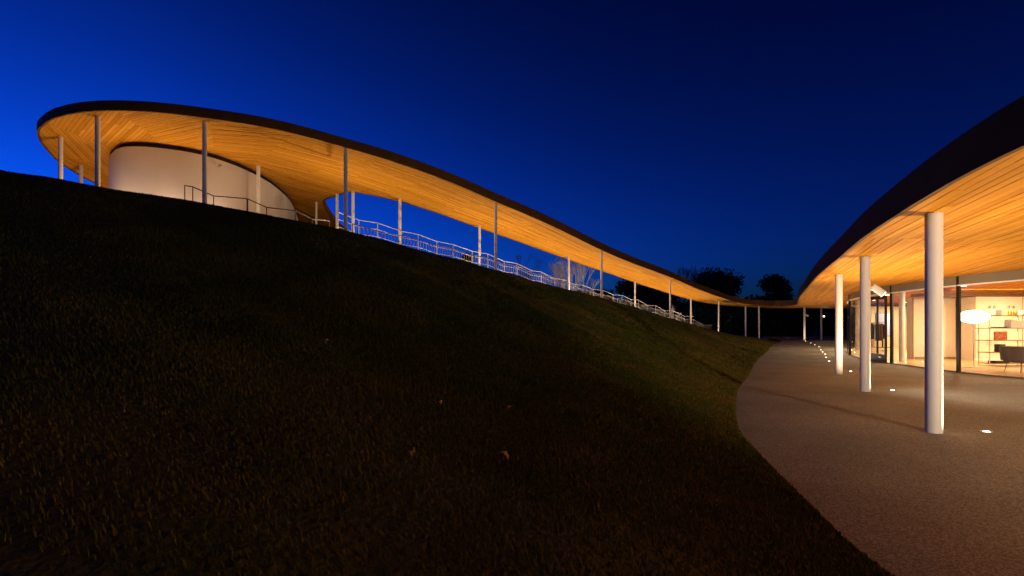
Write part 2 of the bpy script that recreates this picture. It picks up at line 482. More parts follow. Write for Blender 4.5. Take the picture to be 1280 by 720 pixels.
# fascia round every edge
def fascia(pts, name='fascia'):
    pts = np.array(pts)[:, :2]
    t = np.gradient(pts, axis=0); t /= np.linalg.norm(t, axis=1)[:, None] + 1e-9
    nrm = np.stack([t[:, 1], -t[:, 0]], 1) * fascia.side
    v, f = [], []
    prof = [(-0.02, -0.02), (0.035, -0.02), (0.035, -0.04), (0.02, 0.0), (-0.25, 0.0), (-0.25, -0.055)]    # first two from the soffit, the rest from the top
    for p, n in zip(pts, nrm):
        z = ceil_z(*p)
        for k_, (o, h) in enumerate(prof): v.append((p[0] + n[0] * o, p[1] + n[1] * o, z + h + (0 if k_ < 2 else edge_h(*p))))
    m = len(prof)
    for i in range(len(pts) - 1):
        for k in range(m):
            f.append((i * m + k, i * m + (k + 1) % m, (i + 1) * m + (k + 1) % m, (i + 1) * m + k))
    f += [tuple(range(m)), tuple(range(len(v) - 1, len(v) - m - 1, -1))]
    o = MB().add(v, f).build(name, M['fascia'], roof); smooth_by_angle(o, 30)
    return o
fascia.side = 1;  fascia(FD)
fascia.side = -1; fascia(BD)
fascia.side = -1; fascia(LD)
fascia.side = -1; fascia(SD)

# ------------------------------------------------------------ terrain
ROWS = [((24.3, 44.8), (21.9, 44.5, 0.33)), ((19.5, 37), (17.06, 41, 0.885)), ((14.5, 28.2), (11.77, 36.5, 1.89)), ((10, 20.3), (5.38, 29, 3.0)), ((7.1, 14.85), (1.57, 24.4, 3.49)),
        ((5.2, 11.4), (-0.69, 21.3, 3.80)), ((3.8, 8.4), (-3.41, 17.6, 4.15)), ((3.15, 6.85), (-5.42, 16, 4.48)), ((2.78, 5.5), (-6.86, 15.2, 4.70)), ((2.44, 4.07), (-8.97, 14.4, 4.96)),
        ((2.26, 3.28), (-11.5, 14.2, 5.34)), ((2.2, 2.5), (-13.5, 14, 5.62)), ((2.2, 1.5), (-14.2, 13.8, 5.66)), ((2.2, -0.5), (-18, 12.5, 5.95)), ((2.4, -3), (-24, 9, 6.0)),
        ((3.2, -7), (-30, 2, 6)), ((4.5, -11), (-33, -8, 5.5))]
NR = 150
def cr_rows(rows, n):
    A = np.array([(p[0], p[1], r[0], r[1], r[2]) for p, r in rows], float)
    t = np.linspace(0, len(A) - 1, n)
    A2 = np.vstack([2 * A[0] - A[1], A, 2 * A[-1] - A[-2]])
    out = []
    for u in t:
        i = min(int(u), len(A) - 2); s = u - i
        a, b, c, d = A2[i:i + 4]
        out.append(0.5 * (2 * b + (c - a) * s + (2 * a - 5 * b + 4 * c - d) * s * s + (3 * b - a - 3 * c + d) * s ** 3))
    return np.array(out), t
RW, RT = cr_rows(ROWS, NR)
def prof(v): return 0.5 * (3 * v * v - 2 * v ** 3) + 0.5 * v
def hill_point(u, v):
    """arrays: u row position 0..NR-1, v 0..1 from the paving to the crest"""
    i = np.clip(u.astype(int), 0, NR - 2); s = (u - i)[:, None]
    A = RW[i] * (1 - s) + RW[i + 1] * s
    x = A[:, 0] * (1 - v) + A[:, 2] * v; y = A[:, 1] * (1 - v) + A[:, 3] * v
    z = A[:, 4] * prof(v) + 0.02 * (1 - v)
    z = z + lump(x, y) * np.minimum(1, v * 8) * np.minimum(1, (1 - v) * 6)
    return x, y, z
def lump(x, y):
    return 0.05 * np.sin(x * 1.3 + 0.7 * y) * np.sin(y * 0.9 - 0.4 * x + 1) + 0.025 * np.sin(3.1 * x + 1.7 * y) * np.sin(2.3 * y - 1.1 * x)
vs = np.concatenate([np.linspace(0, 1, 60)])
offs = [1, 2.5, 4.5, 7, 10, 14, 19, 25, 32, 40, 55, 75, 100]
V, F = [], []
for r in range(NR):
    uu = np.full(len(vs), float(r))
    x, y, z = hill_point(uu, vs)
    V += [(x[0], y[0], -0.25)]
    V += list(zip(x, y, z))
    rx, ry, rz = RW[r, 2:]
    d = np.array((rx - 10, ry - 10.0)); d /= np.linalg.norm(d)
    plat = float(np.interp(RT[r], [0, 4, 6.5, 16], [6, 7, 30, 30]))
    for o in offs:
        k = 0 if o <= plat else min(1, (o - plat) / 26)
        zz = (rz - float(np.interp(RT[r], [0, 6, 8], [0.5, 0.5, 0.03]))) * (1 - (3 * k * k - 2 * k ** 3)) - 0.7 * k
        V.append((rx + d[0] * o, ry + d[1] * o, zz))
nc = len(vs) + 1 + len(offs)
for r in range(NR - 1):
    for c in range(nc - 1):
        F.append((r * nc + c, (r + 1) * nc + c, (r + 1) * nc + c + 1, r * nc + c + 1))
hill = MB().add(V, F).build('hillside_lawn', M['lawn'], smooth=True, kind='structure')

gb = MB()
N = 48
for i in range(N + 1):
    for j in range(N + 1):
        gb.v.append((-900 + 1800 * i / N, -900 + 1800 * j / N, -0.35))
for i in range(N):
    for j in range(N):
        a = i * (N + 1) + j
        gb.f.append((a, a + N + 1, a + N + 2, a + 1))
gb.build('ground', M['lawn'], kind='structure')

# paving: between the lawn's edge and the far side of the pavilion
pe = [tuple(p[:2]) for p in RW[::-1]] + [(26.5, 49), (30, 57), (36, 68)]
pb = MB()
for (x, y) in pe:
    for k in range(9):
        t = k / 8
        pb.v.append((x - 0.03 + (62 - x) * t, y, 0.0))
for i in range(len(pe) - 1):
    for k in range(8):
        pb.f.append((i * 9 + k, i * 9 + k + 1, (i + 1) * 9 + k + 1, (i + 1) * 9 + k))
pb.build('paved_terrace', M['path'], kind='structure')

# stair under the canopy
def mid(i):
    """i = index on the open edge; centre line, direction and floor of the covered stair"""
    t = FD[min(i + 6, len(FD) - 1), :2] - FD[max(0, i - 6), :2]; t /= np.linalg.norm(t)
    n = np.array((-t[1], t[0]))
    return FD[i, :2], t, n, FD[i, 2] - 3.05
i_top, i_bot = fidx(-5.3, 17.2), fidx(20.0, 43.8)
seg = np.linalg.norm(np.diff(FD[:, :2], axis=0), axis=1)
arc = np.concatenate([[0], np.cumsum(seg)])
def at_arc(s):
    i = int(np.clip(np.searchsorted(arc, s), 7, len(FD) - 8))
    return mid(i)
S0, S1 = arc[i_top], arc[i_bot]
PER = 2.5
def floor_arc(s):
    """stair floor: alternating flight and landing"""
    k = math.floor((s - S0) / PER); f = (s - S0) / PER - k
    za = at_arc(S0 + k * PER)[3]; zb = at_arc(S0 + (k + 1) * PER)[3]
    return za + (zb - za) * min(1.0, f / 0.55) - 0.20        # the stair lies in a shallow cutting
sb = MB()
s = S0
while s < S1:
    p, t, n, z = at_arc(s)
    f = ((s - S0) / PER) % 1
    L = 0.36
    zz = floor_arc(s + L)
    c = p + n * 2.0 + t * L / 2
    sb.box((c[0], c[1], zz - 0.35), (L + 0.02, 2.3, 0.7), math.atan2(t[1], t[0]))
    s += L
sb.build('stairway', M['concrete'], kind='structure')

# ------------------------------------------------------------ round hall
hall = thing('round_hall', (DC[0], DC[1], 4.9), 'pale windowless round hall under the top of the timber canopy', 'building')
def ring(pts, z0, z1, rec=0.0, off=0.0):
    n = len(pts); v = []
    for p in pts:
        q = DC + (p - DC) * (1 - rec)
        v.append((q[0], q[1], z0))
    for p in pts:
        q = DC + (p - DC) * (1 - rec)
        v.append((q[0], q[1], ceil_z(*p) + z1 if z1 < 0.5 else z1))
    return MB().add(v, [(i, (i + 1) % n, n + (i + 1) % n, n + i) for i in range(n)] + [tuple(range(n, 2 * n))])
o = ring(DD, 3.2, -0.19).build('wall', M['plaster'], hall); smooth_by_angle(o, 40)
o = ring(DD, 7.0, 0.04, rec=0.03).build('shadow_gap', M['black'], hall); smooth_by_angle(o, 40)
sl = MB(); sl.tube((-11.06, 18.72, 7.50), (-10.93, 18.6, 7.50), 0.045)
sl.build('wall_fitting', M['steel'], hall)

# ------------------------------------------------------------ columns
def column(x, y, r, z0, z1=None):
    z1 = ceil_z(x, y) + 0.01 if z1 is None else z1
    b = MB(); b.tube((x, y, z0), (x, y, z1), r, n=28)
    o = b.build('column', M['column'], roof); smooth_by_angle(o, 40)
    return o
near_cols = [(5.85, 6.88), (7.95, 11.17), (9.95, 15.1), (13.2, 21.2), (6.05, -5.6)]
for x, y in near_cols[:3] + near_cols[4:]: column(x, y, 0.10, -0.02)
for x, y in [(28.3, 48.0), (31.8, 51.0), (36, 47.5)]: column(x, y, 0.095, -0.02)
for x, y in [(20.2, 29.0), (16.0, 20.35), (25, 36), (22, 12), (27, 27)]: column(x, y, 0.105, 0.0)
for x, y in [(23.2, 46.6), (22.6, 48.0), (18.6, 44.6), (16.3, 45.2), (12.5, 39.2), (10.0, 40.35), (5.55, 30.75), (3.75, 32.7), (-0.75, 22.75), (-1.75, 26.75), (-5.1, 22.55),
             (-7.02, 21.9), (-7.95, 22.55), (-5.75, 17.15), (-10.15, 19.85), (-9.76, 15.75), (-12.95, 15.5), (-15.65, 17.2), (-17.55, 20.2)]:
    column(x, y, 0.068, ceil_z(x, y) - 3.5)
column(-9.55, 24.2, 0.05, 4.3)

# ------------------------------------------------------------ railings
def span_railing(side_off, k, label, group, pickets=True, mat='rail', top=0.95, lift=0.0):
    s0 = S0 + k * PER; s1 = s0 + PER
    if s1 > S1 + 1.5: return
    p, t, n, z = at_arc(s0)
    o = thing('stair_railing', (p[0] + n[0] * side_off, p[1] + n[1] * side_off, floor_arc(s0 + 0.01)), label, 'railing', group)
    def P(s, h):
        p, t, n, z = at_arc(s); return (p[0] + n[0] * side_off, p[1] + n[1] * side_off, floor_arc(s) + lift + h)
    sm = s0 + 0.55 * PER; e = 1e-3
    tr = MB()
    tr.tube(P(s0 + e, top), P(sm, top), 0.02, n=6); tr.tube(P(sm, top), P(s1 - e, top), 0.02, n=6)
    tr.build('handrail', M[mat], o)
    br = MB()
    br.tube(P(s0 + e, 0.12), P(sm, 0.12), 0.014, n=5); br.tube(P(sm, 0.12), P(s1 - e, 0.12), 0.014, n=5)
    br.build('bottom_rail', M[mat], o)
    for q in (s0 + e, sm):
        MB().tube(P(q, 0), P(q, top), 0.017, n=6).build('post', M[mat], o)
    if not pickets:
        for hh in (0.42, 0.72):
            mr = MB(); mr.tube(P(s0 + e, hh), P(sm, hh), 0.012, n=5); mr.tube(P(sm, hh), P(s1 - e, hh), 0.012, n=5)
            mr.build('middle_rail', M[mat], o)
    if pickets:
        pk = MB(); m = int(PER / 0.14)
        for i in range(1, m):
            q = s0 + PER * i / m
            pk.tube(P(q, 0.12), P(q, top), 0.011, n=4, cap=False)
        pk.build('balusters', M[mat], o, kind='stuff')
nspan = int((S1 - S0) / PER)
for k in range(nspan):
    span_railing(1.1, k, 'pale steel railing span with balusters on the lawn side of the covered stair', 'railing spans along the lawn side of the stair', top=0.92)
    span_railing(3.1, k, 'pale steel railing span of level bars on the far side of the covered stair', 'railing spans along the far side of the stair', top=1.0, lift=0.72, pickets=False)

def handrail(pts, base, label, mat='darkrail'):
    o = thing('handrail', (pts[0][0], pts[0][1], base), label, 'handrail', None)
    r = MB()
    for a, b in zip(pts[:-1], pts[1:]): r.tube(a, b, 0.02, n=6)
    r.build('rail', M[mat], o)
    for p in pts: MB().tube((p[0], p[1], base - 0.6), p, 0.018, n=6).build('post', M[mat], o)
def px(u, v, d): return ((u - 640) / 620 * d, d, EYE + (407 - v) / 620 * d)
handrail([px(231, 232, 16.4), px(241, 233.5, 16.4), px(267, 245, 16.5), px(309, 248.4, 16.9)], 4.9, 'thin dark handrail with a short level start before the pale round hall')
handrail([px(309.6, 248.6, 16.9), px(333.3, 259.3, 17.2), px(369, 263.3, 17.8)], 4.8, 'thin dark handrail stepping down past the right end of the pale round hall')
handrail([px(369.6, 263.4, 17.8), px(390.4, 273.8, 18.2), px(412, 276, 18.6)], 4.6, 'pale handrail stepping down between the round hall and the notch of the canopy', 'rail')

# ------------------------------------------------------------ glazed pavilion
pav = thing('glass_pavilion', (14.0, 15.55, 0.0), 'glazed pavilion with cream inner walls and black framed glass under the canopy', 'building')
GL = spline([(20, 2), (16.4, 7.5), (14.6, 11), (14.15, 13.7), (14.0, 15.55), (14.45, 18.35), (14.62, 19.1), (15.0, 20.85), (17.3, 25.5), (22, 32), (28, 38.5), (34, 42)], 0.4)
def gi(x, y): return int(((GL[:, 0] - x) ** 2 + (GL[:, 1] - y) ** 2).argmin())
fl = MB(); q = [tuple(p) for p in GL] + [(38.5, 42), (38.5, 2)]
fl.add([(x, y, 0.02) for x, y in q], tessellate_polygon([[Vector((x, y, 0)) for x, y in q]]))
fl.build('floor', M['floor'], pav)
stops = [gi(16.4, 7.5), gi(14.9, 10.2), gi(14.15, 12.9), gi(14.0, 15.55), gi(14.62, 19.1), gi(15.0, 20.85), gi(16.8, 24.6), gi(19.3, 28.6), gi(22, 32), gi(25, 35.5), gi(28, 38.5), gi(34, 42)]
HB = 2.72
for k, (a, b) in enumerate(zip(stops[:-1], stops[1:])):
    seg_ = GL[a:b + 1]
    if k != 4:
        v = [(x, y, 0.05) for x, y in seg_] + [(x, y, HB) for x, y in seg_]; n = len(seg_)
        o = MB().add(v, [(i, i + 1, n + i + 1, n + i) for i in range(n - 1)]).build('glass_pane', M['glass'], pav)
    # transom panel above, flush sill below
    d = seg_[-1] - seg_[0]; d /= np.linalg.norm(d); nn = np.array((d[1], -d[0])) * 0.05
    for z0, z1, nm, mt, w in ((HB + 0.045, 3.026, 'transom_panel', 'trans', 0.6), (HB, HB + 0.04, 'transom_rail', 'white', 1.0), (0.003, 0.05, 'sill', 'steel', 0.8)):
        n = len(seg_); v = []
        for s_ in (-1, 1):
            for zz in (z0, z1):
                v += [(x + nn[0] * s_ * w, y + nn[1] * s_ * w, zz) for x, y in seg_]
        f = []
        for i in range(n - 1):
            f += [(i, i + 1, n + i + 1, n + i), (2 * n + i, 3 * n + i, 3 * n + i + 1, 2 * n + i + 1), (i, 2 * n + i, 2 * n + i + 1, i + 1), (n + i, n + i + 1, 3 * n + i + 1, 3 * n + i)]
        f += [(0, n, 3 * n, 2 * n), (n - 1, 3 * n - 1, 4 * n - 1, 2 * n - 1)]
        f[-1] = (n - 1, 2 * n - 1, 4 * n - 1, 3 * n - 1)
        MB().add(v, f).build(nm, M[mt], pav)
for k in stops[1:-1]:
    x, y = GL[k]
    MB().box((x, y, 1.515), (0.085, 0.085, 3.02), 0.3).build('mullion', M['black'], pav)
# door leaf
A, B = GL[gi(14.66, 19.25)], GL[gi(14.97, 20.75)]
door = MB()
dz = math.atan2(B[1] - A[1], B[0] - A[0]); L = float(np.linalg.norm(B - A)); C = (A + B) / 2
def on(t, z): return (A[0] + (B[0] - A[0]) * t, A[1] + (B[1] - A[1]) * t, z)
dn = np.array((-math.sin(dz), math.cos(dz)))
door.box((C[0], C[1], 0.20), (L - 0.1, 0.06, 0.30), dz); door.box((C[0], C[1], 2.60), (L - 0.1, 0.06, 0.14), dz)
for t in (0.05, 0.50, 0.95):
    p = on(t, 1.40); door.box(p, (0.09 if t != 0.5 else 0.05, 0.058, 2.26), dz)
d_o = door.build('door', M['black'], pav)
for t in (0.275, 0.725):
    p = on(t, 1.44); MB().box(p, (L * 0.40, 0.012, 2.17), dz).build('glass_pane', M['glass'], d_o)
p = on(0.3, 0.2); MB().box((p[0] - 0.04, p[1] - 0.0, 0.22), (0.16, 0.03, 0.05), dz).build('door_lock', M['steel'], d_o)
p = on(0.56, 1.1); MB().tube((p[0] - 0.07, p[1], 0.85), (p[0] - 0.07, p[1], 1.45), 0.016, n=8).build('handle', M['steel'], d_o)
# inner core walls
MB().box((18.45, 21.85, 1.345), (1.9, 0.3, 2.69)).build('inner_wall', M['wall'], pav)
MB().box((24.4, 21.2, 1.345), (10.0, 0.9, 2.69)).build('inner_wall', M['wall'], pav)
MB().box((17.53, 21.69, 1.345), (0.05, 0.03, 2.68)).build('wall_reveal', M['seam'], pav)
MB().box((23.4, 21.3, 2.78), (12.0, 0.7, 0.13)).build('ceiling_beam', M['seam'], pav)
for x in (21.35, 23.4, 25.5):
    MB().box((x, 20.742, 1.35), (0.012, 0.012, 2.66)).build('panel_joint', M['seam'], pav)
for zz in (0.5, 1.22):
    MB().box((19.50, 20.735, zz), (0.05, 0.02, 0.14)).build('hinge', M['steel'], pav)
for x0 in (19.95, 20.75):
    for dx in (0, 0.2):
        MB().box((x0 + dx, 20.72, 2.26), (0.06, 0.05, 0.10)).build('coat_hook', M['steel'], pav)
MB().box((24.3, 20.74, 0.06), (9.9, 0.03, 0.10)).build('skirting', M['white'], pav)
MB().box((18.5, 21.69, 0.06), (1.8, 0.03, 0.10)).build('skirting', M['seam'], pav)
cv = thing('cove_light', (23.4, 21.3, 2.85), 'long cove light on top of the cream inner wall, washing the timber ceiling', 'light')
MB().box((23.4, 21.3, 2.855), (9.0, 0.08, 0.02)).build('lens', M['lens2'], cv)
cl_ = bpy.data.lights.new('cove_lamp', 'AREA'); cl_.shape = 'RECTANGLE'; cl_.size = 9.0; cl_.size_y = 0.06; cl_.energy = 60; cl_.color = (1.0, 0.70, 0.36)
co_ = bpy.data.objects.new('cove_lamp', cl_); COL.objects.link(co_); co_.location = (23.4, 21.3, 2.88); co_.rotation_euler = (R(180), 0, 0)
co_.parent = cv; co_.matrix_parent_inverse = Matrix.Translation(cv.location).inverted()
# far walls seen through the door
MB().box((31.0, 34.2, 1.4), (13, 0.2, 2.8)).build('inner_wall', M['wall'], pav)
MB().box((38.4, 22, 1.5), (0.2, 38, 3.0)).build('inner_wall', M['wall'], pav)

# ------------------------------------------------------------ furniture behind the glass
lamp = thing('floor_lamp', (16.1, 17.3, 0.02), 'floor lamp with a wide glowing saucer shade on a thin stem', 'lamp')
MB().lathe([(0.30, 0), (0.30, 0.015), (0.04, 0.03), (0.02, 0.05)], (16.1, 17.3, 0.02)).build('base', M['steel'], lamp)
MB().tube((16.1, 17.3, 0.06), (16.1, 17.3, 1.62), 0.011, n=10).build('stem', M['steel'], lamp)
pr = [(0.06, -0.225)] + [(0.42 * math.sin(math.pi * k / 16), -0.225 * math.cos(math.pi * k / 16)) for k in range(2, 15)] + [(0.06, 0.225)]
o = MB().lathe(pr, (16.1, 17.3, 1.79), 32).build('lamp_shade', M['shade'], lamp, smooth=True)

sh = thing('open_shelf', (17.3, 18.2, 0.02), 'open white framed shelf with oak boards beside the glowing floor lamp', 'shelf')
SX0, SX1, SY, SDp = 17.32, 20.3, 18.2, 0.42
for x in (SX0, SX0 + 1.45, SX1):
    for y in (SY - SDp / 2, SY + SDp / 2):
        MB().box((x, y, 0.95), (0.025, 0.025, 1.86)).build('upright', M['white'], sh)
for z, x0, x1 in ((0.10, SX0, SX1), (0.50, SX0 - 0.02, SX0 + 0.75), (0.94, SX0 - 0.12, SX1), (1.38, SX0 - 0.1, SX1), (1.84, SX0 + 0.1, SX1)):
    MB().box(((x0 + x1) / 2, SY, z), (x1 - x0, SDp + 0.06, 0.03)).build('shelf_board', M['oak'], sh)
for z in (1.38, 1.84):
    pass
MB().box((SX0 + 0.005, SY, 1.61), (0.02, SDp, 0.02)).build('ladder_bar', M['white'], sh)
def item(name, c, size, mat, label, cat, rz=0.0):
    b = MB().box(c, size, rz); o = b.build(name, M[mat]); tag(o, label, cat)
    bv = o.modifiers.new('bevel', 'BEVEL'); bv.width = min(size) * 0.08; bv.segments = 2
    return o
item('white_box', (17.66, 18.1, 1.856 + 0.095), (0.24, 0.2, 0.19), 'paper', 'small white box standing on the top board of the open shelf', 'box', 0.1)
for i in range(4):
    b = MB().lathe([(0.032, 0), (0.034, 0.01), (0.034, 0.11), (0.014, 0.14), (0.014, 0.18)], (18.12 + 0.1 * i, 18.12, 1.856), 14)
    o = b.build('bottle', M['amber'], smooth=False); smooth_by_angle(o); tag(o, 'small amber bottle in the row on the top shelf board', 'bottle', 'amber bottles on the shelf')
item('white_carton', (18.72, 18.1, 1.856 + 0.09), (0.3, 0.2, 0.18), 'paper', 'long white carton at the end of the amber bottles', 'box')
item('black_tray', (17.72, 18.1, 1.396 + 0.02), (0.42, 0.28, 0.04), 'dark', 'flat black tray on the shelf board below the white box', 'tray')
mdl = MB(); mdl.add([(18.1, 18.0, 1.396), (19.0, 18.0, 1.396), (19.0, 18.25, 1.396), (18.1, 18.25, 1.396), (18.12, 18.0, 1.70), (19.0, 18.0, 1.56), (19.0, 18.25, 1.56), (18.12, 18.25, 1.70)],
                    [(3, 2, 1, 0), (4, 5, 6, 7), (0, 1, 5, 4), (1, 2, 6, 5), (2, 3, 7, 6), (3, 0, 4, 7)])
tag(mdl.build('sloping_folder_stack', M['paper']), 'pale wedge shaped stack of folders on the second shelf board', 'folders')
item('red_print_book', (17.88, 18.16, 0.956 + 0.155), (0.46, 0.05, 0.31), 'red', 'red and orange printed book standing open on the middle shelf', 'book')
item('black_speaker_box', (17.80, 18.1, 0.516 + 0.145), (0.24, 0.2, 0.29), 'dark', 'black box on the short low shelf board', 'box')
item('dark_case', (17.75, 18.1, 0.116 + 0.04), (0.5, 0.3, 0.08), 'dark', 'flat dark case on the bottom shelf board', 'case')
bs = thing('wire_basket', (17.3, 18.0, 0.80), 'small wire basket hung under the middle shelf board', 'basket')
w = MB()
for i in range(9):
    x = 17.18 + i * 0.05; w.tube((x, 17.97, 0.78), (x, 17.97, 0.924), 0.004, n=4)
for z in (0.78, 0.85): w.tube((17.18, 17.97, z), (17.58, 17.97, z), 0.004, n=4)
w.build('wire_grid', M['steel'], bs)

ch = thing('tub_chair', (16.0, 15.6, 0.02), 'low grey fabric tub chair with thin steel legs before the open shelf', 'chair')
cb = MB(); ns = 14
for k in range(ns + 1):
    t = R(110 + 250 * k / ns)
    for rr, z in ((0.40, 0.36), (0.44, 0.36), (0.47, 0.80), (0.41, 0.82)):
        cb.v.append((16.02 + rr * math.cos(t) * 1.15, 15.6 + rr * math.sin(t), z + 0.02))
for k in range(ns):
    for j in range(4): cb.f.append((k * 4 + j, k * 4 + (j + 1) % 4, (k + 1) * 4 + (j + 1) % 4, (k + 1) * 4 + j))
cb.f += [(0, 1, 2, 3), (ns * 4 + 3, ns * 4 + 2, ns * 4 + 1, ns * 4)]
smooth_by_angle(cb.build('backrest', M['grey'], ch))
MB().lathe([(0.40, 0.30), (0.41, 0.34), (0.41, 0.44), (0.36, 0.47)], (16.02, 15.6, 0.02)).build('seat', M['grey'], ch)
for a in (45, 135, 225, 315):
    c_, s_ = math.cos(R(a)), math.sin(R(a))
    MB().tube((16.02 + 0.40 * c_, 15.6 + 0.36 * s_, 0.02), (16.02 + 0.32 * c_, 15.6 + 0.3 * s_, 0.34), 0.011, n=8).build('leg', M['steel'], ch)

dp = thing('display_stand', (24.7, 33.0, 0.02), 'blue grey lit display screen on a stand deep inside the pavilion', 'screen')
MB().box((24.7, 33.0, 1.55), (0.95, 0.06, 1.5)).build('screen', M['screen'], dp)
MB().box((24.7, 33.045, 1.55), (1.0, 0.03, 1.56)).build('frame', M['black'], dp)
MB().box((24.7, 33.06, 0.45), (0.08, 0.04, 0.86)).build('leg', M['black'], dp)
MB().box((24.7, 33.06, 0.035), (0.8, 0.5, 0.03)).build('foot', M['black'], dp)
rk = thing('clothes_rack', (20.9, 28.4, 0.02), 'metal clothes rack with dark red garments inside the glass door', 'rack')
rr = MB()
for x in (20.45, 21.35):
    rr.tube((x, 28.4, 0.05), (x, 28.4, 1.65), 0.015, n=8); rr.tube((x, 28.15, 0.04), (x, 28.65, 0.04), 0.015, n=8)
rr.tube((20.45, 28.4, 1.65), (21.35, 28.4, 1.65), 0.015, n=8)
rr.build('frame', M['steel'], rk)
for i in range(5):
    x = 20.6 + i * 0.14
    g = MB(); h = random.uniform(0.85, 1.05)
    g.add([(x - .02, 28.36, 1.60), (x + .02, 28.36, 1.60), (x + .02, 28.44, 1.60), (x - .02, 28.44, 1.60),
           (x - .03, 28.18, 1.50), (x + .03, 28.18, 1.50), (x + .03, 28.62, 1.50), (x - .03, 28.62, 1.50),
           (x - .05, 28.14, 1.6 - h), (x + .05, 28.14, 1.6 - h), (x + .05, 28.66, 1.6 - h), (x - .05, 28.66, 1.6 - h)],
          [(0, 1, 2, 3), (0, 4, 5, 1), (1, 5, 6, 2), (2, 6, 7, 3), (3, 7, 4, 0), (4, 8, 9, 5), (5, 9, 10, 6), (6, 10, 11, 7), (7, 11, 8, 4), (11, 10, 9, 8)])
    g.build('garment', M['cloth' if i % 2 else 'dark'], rk)

# ------------------------------------------------------------ lamps
def area_lamp(name, loc, power, col, size, rot, parent):
    d = bpy.data.lights.new(name, 'AREA'); d.shape = 'DISK'; d.size = size; d.energy = power; d.color = col
    o = bpy.data.objects.new(name, d); COL.objects.link(o); o.location = loc; o.rotation_euler = rot
    o.parent = parent; o.matrix_parent_inverse = Matrix.Translation(parent.location).inverted()
    return o
WARM = (1.0, 0.76, 0.50)
up_me = [None, None]
def uplight(x, y, z, power, label, group, col=WARM):
    o = thing('uplight', (x, y, z), label, 'light', group)
    if up_me[0] is None:
        up_me[0] = MB().lathe([(0.065, -0.05), (0.075, 0.006), (0.058, 0.010), (0.048, 0.004)], n=20).mesh('bezel', M['steel'])
        up_me[1] = MB().lathe([(0.038, -0.01), (0.038, 0.006), (0.028, 0.013), (0.012, 0.016)], n=16).mesh('lens', M['lens'])
    for nm, me in zip(('bezel', 'lens'), up_me):
        c = bpy.data.objects.new(nm, me); COL.objects.link(c); c.parent = o
    area_lamp('uplight_lamp', (x, y, z + 0.03), power, col, 0.05, (R(180), 0, 0), o)
T_UP = 'small round uplight glowing flush in the paved terrace under the canopy'
for x, y, pw in [(6.6, 6.9, 140), (8.67, 11.3, 150), (9.85, 13.7, 150), (10.9, 15.96, 150), (6.0, 1.6, 240), (6.4, -3.0, 420)]:
    uplight(x, y, 0.0, pw, T_UP, 'uplights in the terrace')
for x, y in [(13.1, 20.5), (14.5, 22.9), (16.1, 25.5), (17.4, 27.8), (18.8, 30.2), (21.3, 34.4), (23.2, 38.0), (25.3, 42.0), (27.9, 47.2)]:
    uplight(x, y, 0.0, 30, 'small round uplight in the curving row leading to the far end of the terrace', 'uplights in the curving row')
uplight(24.6, 45.6, 0.0, 12, 'small round uplight at the tip of the lawn beside the paving', None)
s = S0 - 0.5
while s < S1 + 1.0:
    p, t, n, z = at_arc(s)
    c = p + n * 2.3
    uplight(c[0], c[1], floor_arc(min(s, S1)) + 0.02, (58 if s < S0 + 7 else 105) if s < S1 - 10 else 115, 'small round uplight set in the steps under the canopy', 'uplights in the covered stair')
    s += 3.0
for x, y, pw in [(-7.7, 19.6, 14), (-9.3, 17.2, 14), (-12.0, 16.3, 20), (-14.6, 17.0, 27), (-16.7, 19.6, 32), (-18.2, 22.8, 34), (-18.8, 27, 26)]:
    uplight(x, y, 4.93, pw, 'small round uplight in the ground beside the round hall', 'uplights round the hall', (1.0, 0.64, 0.32))
for x, y in [(-13.5, 17.12), (-12.05, 17.42), (-10.9, 18.45)]:
    uplight(x, y, 4.98, 26, 'small wall washing light at the foot of the round hall', 'wall lights at the hall foot', (1.0, 0.72, 0.5))

def spotlight(cx, cy, cz, aim, power, label, lit=True, ang_=110):
    """white cylinder spotlight on a short arm from a column"""
    a = Vector((cx, cy, cz)); d = (Vector(aim) - a).normalized()
    o = thing('spotlight', tuple(a), label, 'spotlight')
    b = MB().tube(a - d * 0.15, a + d * 0.13, 0.075, n=20); smooth_by_angle(b.build('housing', M['white'], o))
    MB().tube(a + d * 0.131, a + d * 0.136, 0.062, n=18).build('lens', M['lens'] if lit else M['steel'], o)
    if lit:
        l = bpy.data.lights.new('spotlight_lamp', 'SPOT'); l.energy = power; l.color = (1.0, 0.84, 0.62); l.spot_size = R(ang_); l.spot_blend = 1.0; l.shadow_soft_size = 0.22
        lo = bpy.data.objects.new('spotlight_lamp', l); COL.objects.link(lo); lo.location = a + d * 0.16
        lo.rotation_euler = d.to_track_quat('-Z', 'Y').to_euler(); lo.parent = o; lo.matrix_parent_inverse = Matrix.Translation(o.location).inverted()
    return o
sp = spotlight(8.21, 11.12, 2.27, (10.6, 10.0, 0.0), 260, 'white cylinder spotlight clamped to a near column, tilted to the glass')
MB().tube((8.04, 11.15, 2.29), (8.16, 11.12, 2.29), 0.02, n=8).build('arm', M['white'], sp)
sp = spotlight(6.1, -5.3, 2.35, (8.4, 6.5, 0.1), 3900, 'white cylinder spotlight on the column behind the photographed terrace', True, 64)
MB().tube((6.07, -5.5, 2.36), (6.09, -5.38, 2.36), 0.02, n=8).build('arm', M['white'], sp)
sp = spotlight(28.55, 47.95, 2.45, (30, 45, 0.5), 0, 'small unlit spotlight on a far column by the tree line', False)
MB().tube((28.37, 48, 2.45), (28.47, 47.97, 2.45), 0.02, n=6).build('arm', M['white'], sp)
sp = spotlight(31.95, 50.86, 2.45, (24, 30, 0.0), 60, 'small lit spotlight on the farthest column', True, 90)
MB().tube((31.85, 50.95, 2.45), (31.9, 50.9, 2.45), 0.02, n=6).build('arm', M['white'], sp)

